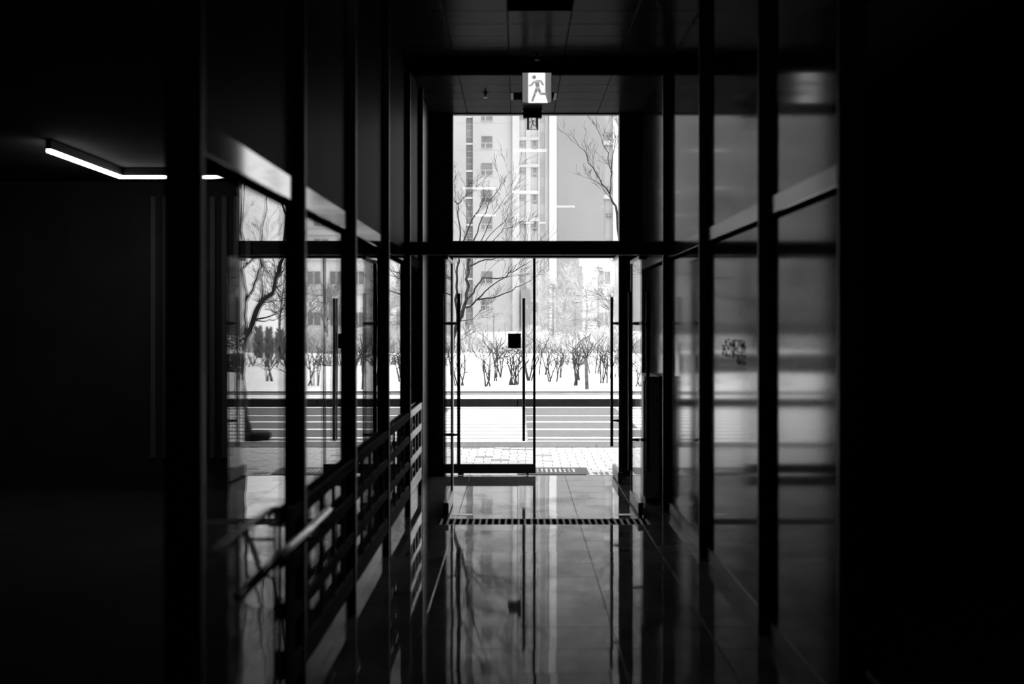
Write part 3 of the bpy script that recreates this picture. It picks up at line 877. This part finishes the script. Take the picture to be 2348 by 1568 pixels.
D2 = 19.4
def Mr(p, py, dy=0.0):                 # point known from its mirror image in the left glass
    k = D2 + dy
    return Vector((2 * XL + (VX - p) / F * k, k, EYE + (VY - py) / F * k))
def A2(px, py, dy=0.0): return at(px, py, D2 + dy)
T2 = [
    ([Mr(573, 1004), Mr(557, 930), Mr(552, 860), Mr(558, 785), Mr(580, 744), Mr(595, 702), Mr(612, 682), Mr(630, 668), Mr(637, 621), Mr(646, 592), A2(1418, 490), A2(1398, 445)], .062, .012),
    ([Mr(556, 800), Mr(565, 740), Mr(566, 690), Mr(563, 640), Mr(566, 590), Mr(558, 500), Mr(560, 420)], 0.0272, 0.0074),
    ([Mr(566, 690), Mr(585, 650), Mr(598, 610), Mr(600, 560), Mr(606, 500), Mr(615, 440), Mr(630, 380)], 0.0204, 0.0050),
    ([Mr(597, 700), Mr(603, 640), Mr(602, 600), Mr(605, 545)], 0.0150, 0.0050),
    ([Mr(588, 733), Mr(625, 725, .1), Mr(640, 715, .2), Mr(668, 698, .3)], 0.0122, 0.0037),
    ([Mr(588, 734), Mr(610, 738, .3), Mr(640, 728, .4), Mr(660, 720, .5)], 0.0095, 0.0025),
    ([Mr(600, 695), Mr(630, 690, -.2), Mr(670, 688, -.4)], 0.0082, 0.0025),
    ([Mr(555, 620), Mr(575, 600, .2), Mr(592, 585, .3), Mr(620, 560, .3)], 0.0150, 0.0037),
    ([A2(1398, 445), A2(1372, 410), A2(1350, 372), A2(1338, 345), A2(1312, 312)], 0.0095, 0.0025),
    ([A2(1398, 445), A2(1401, 395, -.1), A2(1392, 350, -.2), A2(1372, 300, -.2), A2(1364, 268, -.2)], 0.0082, 0.0019),
    ([A2(1401, 395, -.1), A2(1410, 340, -.1), A2(1418, 290, -.1)], 0.0068, 0.0019),
    ([A2(1412, 475), A2(1380, 425, .2), A2(1345, 405, .2)], 0.0054, 0.0019),
    ([A2(1418, 490), A2(1440, 430, .1), A2(1450, 360, .2)], 0.0122, 0.0031),
]
limb_tree('street_tree', 'leaning bare street tree rising from a planter beside the right column', tuple(Mr(573, 1004)), T2, 'bark', 33, 0.34, 2, 6)
b2 = Mr(573, 1000)
pb = tag(empty('tree_planter', (b2.x - 0.06, D2, RZ)), 'dark low round planter at the foot of the leaning street tree', 'planter')
MB().lathe(0, 0, [(0.21, 0.0), (0.245, 0.05), (0.24, 0.10), (0.20, 0.125), (0.17, 0.11)], 18).build('tub', 'kerb_dark', pb, True)
MB().lathe(0, 0, [(0.17, 0.09), (0.10, 0.112), (0.03, 0.118)], 14).build('soil', 'kerb_dark', pb, True)

# a twiggy bush by the far kerb, seen in the left glass
def shrub(x, y, h, seed, label, material='twig', n=5, tip=0.0055, depth=2):
    rs = random.Random(seed)
    t = tag(empty('bare_shrub', (x, y, ground(y) - 0.05)), label, 'shrub', 'bare shrubs in the snow beyond the road')
    st = MB(); tw = MB()
    for k in range(n):
        a = rs.uniform(0, 6.28); lean = rs.uniform(.05, .35)
        p = Vector((rs.gauss(0, .06), rs.gauss(0, .06), 0))
        d = Vector((math.cos(a) * lean, math.sin(a) * lean * .6, 1)).normalized()
        hh = h * rs.uniform(.55, .8)
        pts = [p]; q = p.copy()
        for i in range(4):
            d = (d + Vector((rs.gauss(0, .12), rs.gauss(0, .1), 0))).normalized()
            q = q + d * hh / 4; pts.append(q.copy())
        st.tube(pts, [.018, .015, .013, .012, .010], 5)
        for i in range(2, 5):
            for s_ in range(1):
                side = Vector((rs.gauss(0, 1), rs.gauss(0, .7), rs.uniform(.1, .9))).normalized()
                grow(tw, pts[i], side + Vector((0, 0, .4)), h * rs.uniform(.22, .42), .010, depth - 1, rs, .7, .1, 3, 2, tip)
    st.build('stems', material, t, True)
    tw.build('twigs', material, t)
    return t
shr = [(1112, 'leftmost sprawling bare shrub behind the closed leaf', 4), (1126, 'thin upright bare shrub, second from the left', 3), (1144, 'forked bare shrub left of the door plate', 5),
       (1180, 'dense bare shrub under the black door plate', 9), (1213, 'bare shrub just behind the long middle handle', 5), (1246, 'bare shrub just right of the door stile', 4),
       (1262, 'slim bare shrub, second right of the door stile', 4), (1278, 'tall forked bare shrub, third right of the door stile', 3), (1312, 'leaning bare shrub in the middle of the open doorway', 4),
       (1328, 'bare shrub just left of the staked sapling', 5), (1368, 'short bare shrub just right of the staked sapling', 4), (1385, 'bare shrub beside the right door handle', 4), (1400, 'rightmost bare shrub at the right handle', 4)]
for i, (px, lab, n) in enumerate(shr):
    yd = 30.6 + (i * 5 % 13) * 0.42
    shrub((px - VX) / F * yd, yd, (0.78 + (i * 13 % 7) * .03) * yd / 31, 100 + i, lab, n=n)
for i, x in enumerate((2.7, 3.3, 3.9, 4.5, 5.1, 5.7)):
    shrub(x, 31.0 + (i % 3) * .9, 0.85, 200 + i, 'bare shrub far right in the mirrored view, ' + ('first', 'second', 'third', 'fourth', 'fifth', 'sixth')[i] + ' along from the leaning tree')
for i, x in enumerate((-1.3, -1.9, -2.6, -3.3)):
    shrub(x, 31.0 + (i % 3) * .9, 0.85, 230 + i, 'bare shrub far left in the right panel mirror, ' + ('first', 'second', 'third', 'fourth')[i] + ' beyond the crossing edge')
# sapling with a thick trunk
sap = tag(empty('sapling', ((1346 - VX) / F * 30.2, 30.2, 0.13)), 'staked sapling with a thick pale trunk in the open doorway', 'sapling')
MB().tube([(0, 0, 0), (-0.012, 0, 0.35), (-0.02, 0, 0.68)], [.042, .036, .03], 8).build('trunk', 'bark_mid', sap, True)
q = MB(); rs = random.Random(9)
for dx, dz in ((-.28, .2), (-.15, .3), (.1, .25), (.2, .2), (.02, .35), (-.22, .05)):
    grow(q, Vector((-0.02, 0, 0.66)), Vector((dx, rs.uniform(-.15, .15), dz)), 0.38, .016, 1, rs, .6, .1, 3, 2, .0055)
q.build('twigs', 'twig', sap)

# wrapped columnar shrubs on the snow (mirrored in the left glass)
for i, (x, h) in enumerate(((6.55, 1.2), (7.0, 1.25), (7.45, 1.3), (8.6, 1.2))):
    t = tag(empty('columnar_shrub', (x, 50 + i * .4, ground(50) - .05)), ('leftmost', 'second', 'third', 'rightmost')[i] + ' of four dark columnar shrubs on the far snow', 'shrub', 'columnar shrubs on the snow')
    q = MB(); rs = random.Random(60 + i)
    for k in range(260):
        a = rs.uniform(0, 6.28); zz = rs.uniform(0.05, 1) ; rr_ = 0.15 * math.sin(min(1, (1 - zz) * 2.2 + .12) * 1.5)
        p = Vector((math.cos(a) * rr_ * .6, math.sin(a) * rr_ * .6, zz * h * .85))
        q.tube([p, p + Vector((math.cos(a) * .1, math.sin(a) * .1, .18))], [.03, .004], 3, False)
    MB().tube([(0, 0, 0), (0, 0, h * .9)], [.05, .02], 6).build('trunk', 'bark', t)
    q.build('foliage', 'wrap', t)

# trees before the tower, far haze put into their twig colour
def hazy_tree(seed, h, depth=3, kids=4, tipr=.012, style='round'):
    rs = random.Random(seed)
    tr = MB(); tw = MB()
    if style == 'conifer':
        tr.tube([(0, 0, 0), (0, 0, h * .5), (0, 0, h)], [.09, .06, .01], 6)
        for k in range(150):
            zz = rs.uniform(.08, .97); a = rs.uniform(0, 6.28); ln = h * .3 * (1 - zz) + .15
            grow(tw, Vector((0, 0, zz * h)), Vector((math.cos(a), math.sin(a), -.05)), ln, .03, 1, rs, .5, -.02, 3, 5, tipr)
    else:
        tr.tube([(0, 0, 0), (rs.gauss(0, .06), 0, h * .3), (rs.gauss(0, .1), 0, h * .55), (rs.gauss(0, .2), 0, h * .92)], [.08, .065, .05, .012], 6)
        for k in range(16):
            zz = rs.uniform(.28, .85); a = rs.uniform(0, 6.28)
            grow(tw, Vector((0, 0, zz * h)), Vector((math.cos(a), math.sin(a), 1.1)), h * rs.uniform(.25, .42), .035, depth, rs, .55, .12, 4, kids, tipr)
    return tr, tw
var = []
for s_, st in ((1, 'round'), (2, 'round'), (3, 'conifer')):
    tr, tw = hazy_tree(300 + s_, 5.0, 2 if st == 'round' else 2, 4, .011, st)
    var.append((tr.mesh('trunk', 'hazed_dark'), tw.mesh('twigs', 'hazed'), tw.mesh('twigs', 'hazed_dark')))
ft = [  # px, depth, height scale, variant, dark, label
    (1092, 66, .42, 0, 1, 'small hazy tree left of the far lamp post'),
    (1118, 70, .55, 1, 0, 'hazy tree just left of the far lamp post'),
    (1158, 68, .50, 0, 0, 'hazy tree just right of the far lamp post'),
    (1060, 62, .35, 1, 1, 'small hazy tree at the left door handle'),
    (1242, 74, .95, 0, 0, 'pale hazy tree just right of the door stile'),
    (1268, 82, 1.05, 2, 0, 'pale hazy conifer, second right of the door stile'),
    (1292, 70, 1.0, 1, 0, 'pale hazy tree left of centre in the open doorway'),
    (1318, 78, 1.15, 2, 0, 'tall pale hazy conifer in the middle of the open doorway'),
    (1345, 72, 1.05, 0, 0, 'pale hazy tree behind the staked sapling'),
    (1372, 84, 1.2, 2, 0, 'tall pale hazy conifer right of centre in the open doorway'),
    (1396, 70, .95, 1, 0, 'pale hazy tree behind the right door handle'),
    (1432, 76, 1.0, 2, 1, 'hazy conifer hidden partly by the right column'),
]
for i, (px, yd, sc_, vi, dk, lab) in enumerate(ft):
    yd = 62 + (i * 5 % 12) * 2.1; sc_ = sc_ * .72 * yd / 74
    t = tag(empty('hazy_tree', ((px - VX) / F * yd, yd, ground(yd) - .1)), lab, 'tree', 'hazy trees before the tower')
    tr, tw, twd = var[vi]
    for nm, me in (('trunk', tr), ('twigs', twd if dk else tw)):
        inst(nm, me, t, (0, 0, 0), (0, 0, i * 1.7), (sc_, sc_, sc_))
for i, (x, yd, sc_) in enumerate(((5.5, 57, .5), (6.5, 62, .6), (8.2, 67, .7), (10.2, 72, .8), (12.4, 62, .8), (14.2, 57, .8))):
    t = tag(empty('hazy_tree', (x, yd, ground(yd) - .1)), ('first', 'second', 'third', 'fourth', 'fifth', 'sixth')[i] + ' hazy tree from the left before the low block', 'tree', 'hazy trees before the low block')
    for nm, me in (('trunk', var[i % 2][0]), ('twigs', var[i % 2][2])):
        inst(nm, me, t, (0, 0, 0), (0, 0, i * 2.1), (sc_, sc_, sc_))

for i, (px, lab) in enumerate(((1052, 'at the left handle'), (1078, 'left of the lamp post'), (1106, 'before the lamp post'), (1140, 'right of the lamp post'), (1172, 'behind the door plate'), (1206, 'behind the middle handle'),
                               (1240, 'right of the stile'), (1272, 'left in the open doorway'), (1304, 'in the middle of the open doorway'), (1336, 'behind the sapling'), (1366, 'right in the open doorway'), (1398, 'behind the right handle'))):
    yb_ = 47.5 + (i * 5 % 6) * 1.9
    t = tag(empty('hazy_bush', ((px - VX) / F * yb_, yb_, ground(yb_) - .08)), 'low hazy bush ' + lab + ' on the far snow', 'bush', 'hazy bushes on the far snow')
    k_ = .16 + .025 * (i % 3)  # bushes share the twig colour that has haze painted in
    for nm, me in (('trunk', var[i % 2][0]), ('twigs', var[i % 2][2])):
        inst(nm, me, t, (0, 0, 0), (0, 0, i * 2.3), (k_ * 1.2, k_ * 1.2, k_))

# thicket behind the snow, its pale colour standing in for haze
th = MB(); rs = random.Random(77)
for k in range(3000):
    x = rs.uniform(-4.2, 10.5); yb_ = rs.uniform(58.8, 61.0); z = ground(yb_) - .05
    h_ = rs.uniform(.35, 1.15) * (0.8 + .3 * math.sin(x * 2.1))
    th.tube([(x, yb_, z), (x + rs.gauss(0, .12), yb_ + rs.gauss(0, .1), z + h_ * .6), (x + rs.gauss(0, .25), yb_ + rs.gauss(0, .2), z + h_)], [.022, .016, .008], 3, False)
tag(th.build('hazy_thicket', 'thicket'), 'pale hazy thicket along the far edge of the snow', 'thicket', kind='stuff')

# evergreen hedges at left, mirrored in the right panels
for nm, x0, x1, yc, zt, lab in (('clipped_hedge', -7.5, -1.85, 37.5, 0.70, 'clipped dark hedge on the snow at left, mirrored in the right panels'),
                                ('tall_hedge', -12.0, -4.6, 64.5, 1.55, 'taller dark hedge before the grey slab, mirrored in the right panels')):
    t = tag(empty(nm, ((x0 + x1) / 2, yc, 0.15)), lab, 'hedge')
    q = MB(); rs = random.Random(int(yc)); L_ = (x1 - x0) / 2; d_ = 0.45
    n_ = int((x1 - x0) * 420)
    for k in range(n_):
        p = Vector((rs.uniform(-L_, L_), rs.uniform(-d_, d_), rs.uniform(0.08, zt - 0.15)))
        q.tube([p, p + Vector((rs.gauss(0, .06), rs.gauss(0, .06), rs.uniform(.02, .1)))], [.035, .006], 3, False)
    q.build('foliage', 'conifer', t)
    c = MB()
    k_ = 0.0
    while k_ < 2 * L_:
        c.tube([(-L_ + k_, 0, 0), (-L_ + k_ + .05, 0, zt - .2)], [.02, .01], 5); k_ += 0.6
    tag(c.build('stems', 'bark', t), kind='stuff')

# garden lamp post
yd = 64
lp = tag(empty('lamp_post', ((1132 - VX) / F * yd, yd, ground(yd) - .05)), 'grey garden lamp post with a short arm on the far snow', 'lamp post')
hz = EYE + (VY - 719) / F * yd - lp.location.z
MB().tube([(0, 0, 0), (0, 0, hz)], [.045, .03], 8).build('pole', 'lamp_post', lp)
CB(-0.03, 0.24, -0.04, 0.04, hz - 0.03, hz + 0.02, 0.01).build('lamp_arm', 'lamp_post', lp)
MB().lathe(0, 0, [(0.1, 0), (0.1, 0.12), (0.05, 0.16)], 10).build('foot', 'lamp_post', lp)

# ================================================================== FAR BUILDINGS
YT = 147.0
S = YT / F
def X(px): return (px - VX) * S
def Z(py): return EYE + (VY - py) * S
tw_ = tag(empty('apartment_tower', (X(1180), YT, 0.3)), 'tall pale apartment tower filling the glass doorway', 'building')
def T(mb, name, m, par=None):
    o = mb.build(name, m, par or tw_)
    if par is None: o.location = (-tw_.location.x, -tw_.location.y, -tw_.location.z)
    return o
ZT = Z(-160)
ZG = 0.3
T(B(X(700), X(1069), YT, YT + 12, ZG, ZT), 'wall', 'wall_white')
T(B(X(1069), X(1084), YT + 0.5, YT + 12, ZG, ZT), 'stair_core', 'wall_recess')
T(B(X(1084), X(1175), YT, YT + 12, ZG, ZT), 'wall', 'wall_white')
T(B(X(1175), X(1191), YT - 0.4, YT + 12, ZG, ZT), 'pilaster', 'wall_pale')
T(B(X(1191), X(1258), YT + 0.42, YT + 12, ZG, ZT), 'recess_wall', 'wall_recess')
T(B(X(1206), X(1217), YT + 0.25, YT + 0.42, ZG, ZT), 'pilaster', 'wall_pale')
T(B(X(1234), X(1238), YT + 0.25, YT + 0.42, ZG, ZT), 'pilaster', 'wall_pale')
T(B(X(1250), X(1258), YT + 0.2, YT + 0.42, ZG, ZT), 'pilaster', 'wall_pale')
T(B(X(1259), X(1276), YT - 0.6, YT + 12, ZG, ZT), 'pilaster', 'wall_pillar')
T(B(X(1276), X(1384), YT - 0.2, YT + 12, ZG, ZT), 'blank_wall', 'wall_grey')
T(B(X(1384), X(1405), YT + 0.4, YT + 12, ZG, ZT), 'recess_wall', 'wall_recess')
T(B(X(1405), X(1424), YT - 0.4, YT + 12, ZG, ZT), 'pilaster', 'wall_pale')
T(B(X(1424), X(1470), YT, YT + 12, ZG, ZT), 'wall', 'wall_white')
pitch = 62.0
# floor-slab shadow joints
for k in range(-7, 8):
    yy_ = 344 + k * pitch
    if yy_ > 735: continue
    for xa, xb in ((700, 1069), (1084, 1175)):
        T(B(X(xa), X(xb), YT - 0.02, YT, Z(yy_ + .6), Z(yy_ - .6)), 'floor_joint', 'wall_recess')
    # stair strip: four panes per floor and a pale spandrel
    for j in range(4):
        a = yy_ - 12 + j * 14.6
        w1 = T(B(X(1070), X(1083), YT + 0.35, YT + 0.5, Z(a + 13.6), Z(a)), 'stair_window', 'win')
        B(X(1070), X(1083), YT + 0.3, YT + 0.35, Z(a + 14.6), Z(a + 13.6)).build('transom', 'win_frame', w1)
    T(B(X(1069), X(1084), YT + 0.1, YT + 0.5, Z(yy_ - 12.5), Z(yy_ - 16.5)), 'spandrel', 'wall_pillar')
    # windows of the left wall
    wv = T(B(X(1104), X(1129), YT - 0.03, YT + 0.1, Z(yy_ - 5), Z(yy_ - 32)), 'window', 'win')
    f_ = MB()
    f_.box(X(1104), X(1129), YT - 0.07, YT - 0.03, Z(yy_ - 15.4), Z(yy_ - 16.6))
    f_.box(X(1112.5), X(1114), YT - 0.07, YT - 0.03, Z(yy_ - 5), Z(yy_ - 16))
    f_.build('frame_bar', 'win_frame', wv)
    B(X(1103), X(1130), YT - 0.12, YT - 0.03, Z(yy_ - 4), Z(yy_ - 5)).build('sill', 'wall_pale', wv)
    # windows in the recess
    wv = T(B(X(1193), X(1203), YT + 0.36, YT + 0.44, Z(yy_ + 22 - 31), Z(yy_ + 22 - 41)), 'window', 'win')
    f_ = MB()
    for a in (-41, -38, -33.5): f_.box(X(1192), X(1204), YT + 0.3, YT + 0.36, Z(yy_ + 22 + a + 1.0), Z(yy_ + 22 + a))
    for a in (1192, 1196, 1203): f_.box(X(a), X(a + .9), YT + 0.3, YT + 0.36, Z(yy_ + 22 - 31), Z(yy_ + 22 - 41))
    f_.build('frame_bar', 'win_frame', wv)
    wv = T(B(X(1221), X(1231), YT + 0.36, YT + 0.44, Z(yy_ - 2), Z(yy_ - 22)), 'window', 'win')
    f_ = MB(); f_.box(X(1220.5), X(1231.5), YT + 0.3, YT + 0.36, Z(yy_ - 7), Z(yy_ - 8.5))
    for a in (1220.5, 1230.6): f_.box(X(a), X(a + .9), YT + 0.3, YT + 0.36, Z(yy_ - 2), Z(yy_ - 22))
    f_.build('frame_bar', 'win_frame', wv)
    T(B(X(1191), X(1238), YT + 0.2, YT + 0.42, Z(yy_ + 39), Z(yy_ + 31)), 'balcony_band', 'wall_pale')
    # louvred bay
    lv = T(B(X(1238), X(1250), YT + 0.36, YT + 0.44, Z(yy_ - 4 + 0), Z(yy_ - 44)), 'louvre_bay', 'wall_pale')
    f_ = MB()
    for j in range(13): f_.box(X(1239), X(1249), YT + 0.3, YT + 0.36, Z(yy_ - 5 - j * 3.0), Z(yy_ - 6.4 - j * 3.0))
    f_.build('louvre_slats', 'wall_recess', lv)
    # right recess
    wv = T(B(X(1391), X(1401), YT + 0.25, YT + 0.42, Z(yy_ - 32), Z(yy_ - 42)), 'window', 'win')
    f_ = MB()
    for a in (-42, -37): f_.box(X(1390), X(1402), YT + 0.2, YT + 0.25, Z(yy_ + a + 1), Z(yy_ + a))
    f_.box(X(1395.5), X(1396.5), YT + 0.2, YT + 0.25, Z(yy_ - 32), Z(yy_ - 42))
    f_.build('frame_bar', 'win_frame', wv)
    if k % 2 == 0:
        T(B(X(1384), X(1406), YT + 0.0, YT + 0.4, Z(yy_ - 12), Z(yy_ - 22)), 'balcony_band', 'wall_pale')
T(B(X(699), X(1471), YT - 0.6, YT + 12.4, ZT, ZT + 1.2), 'parapet', 'wall_pale')
# ground-floor pier seen between the handle and the stile
T(B(X(1194), X(1216), YT - 0.9, YT, ZG, Z(663)), 'entrance_pier', 'wall_grey')
T(B(X(1277), X(1290), YT - 0.9, YT - .2, ZG, Z(663)), 'entrance_pier', 'wall_grey')

# low-rise block to the right (mirrored in the left glass)
YL = 90.0
lb = tag(empty('low_rise_block', (14, YL, 0.4)), 'grey low-rise block with flat roof at right beyond the snow', 'building')
B(-9.5, -2.0, 0, 9, 0, 5.1).build('wall', 'wall_low', lb)
B(-9.7, -1.8, -0.3, 9.3, 5.1, 5.7).build('roof_parapet', 'wall_pillar', lb)
B(-9.5, -2.0, -0.12, 0, 2.9, 3.3).build('floor_band', 'wall_pale', lb)
for r_ in range(2):
    for c_ in range(5):
        x0 = -8.9 + c_ * 1.4
        wv = B(x0, x0 + 0.75, -0.05, 0.05, 1.0 + r_ * 2.6, 1.8 + r_ * 2.6).build('window', 'win', lb)
        B(x0 + .34, x0 + .40, -0.1, -0.05, 1.0 + r_ * 2.6, 1.8 + r_ * 2.6).build('frame_bar', 'win_frame', wv)
        B(x0 - .05, x0 + .8, -0.14, -0.05, 0.92 + r_ * 2.6, 1.0 + r_ * 2.6).build('sill', 'wall_pale', wv)
# tall grey block behind the low-rise (mirrored in the left glass)
fb = tag(empty('far_block', (17.4, 168, 0.5)), 'tall grey banded block behind the low-rise at right', 'building')
B(-5.6, 5.9, 0, 12, 0, 44).build('wall', 'wall_pale', fb)
B(-5.9, 6.2, -0.4, 12.4, 44, 45.2).build('parapet', 'wall_pale', fb)
for r_ in range(14):
    B(-5.7, 6.0, -0.35, 0, 2.4 + r_ * 3.0, 3.0 + r_ * 3.0).build('floor_band', 'wall_pale', fb)
    for c_ in range(4):
        x0 = -4.9 + c_ * 2.7
        wv = B(x0, x0 + 1.6, -0.08, 0.05, 0.5 + r_ * 3.0, 1.9 + r_ * 3.0).build('window', 'win', fb)
        B(x0 + .75, x0 + .85, -0.16, -0.08, 0.5 + r_ * 3.0, 1.9 + r_ * 3.0).build('frame_bar', 'win_frame', wv)
# grey slab block far left (mirrored in the right panels)
YK = 120.0
gb = tag(empty('slab_block', (-22, YK, 0.5)), 'tall dark grey apartment slab far left, mirrored in the right panels', 'building')
B(-16, 11.5, 0, 12, 0, 42).build('wall', 'wall_dark', gb)
B(-16.3, 11.8, -0.3, 12.3, 42, 43).build('parapet', 'wall_low', gb)
for r_ in range(13):
    for c_ in range(7):
        x0 = -14.5 + c_ * 3.7
        wv = B(x0, x0 + 1.9, -0.06, 0.04, 1.2 + r_ * 3.0, 2.7 + r_ * 3.0).build('window', 'win_dark', gb)
        B(x0 + .9, x0 + 1.0, -0.12, -0.06, 1.2 + r_ * 3.0, 2.7 + r_ * 3.0).build('frame_bar', 'wall_low', wv)
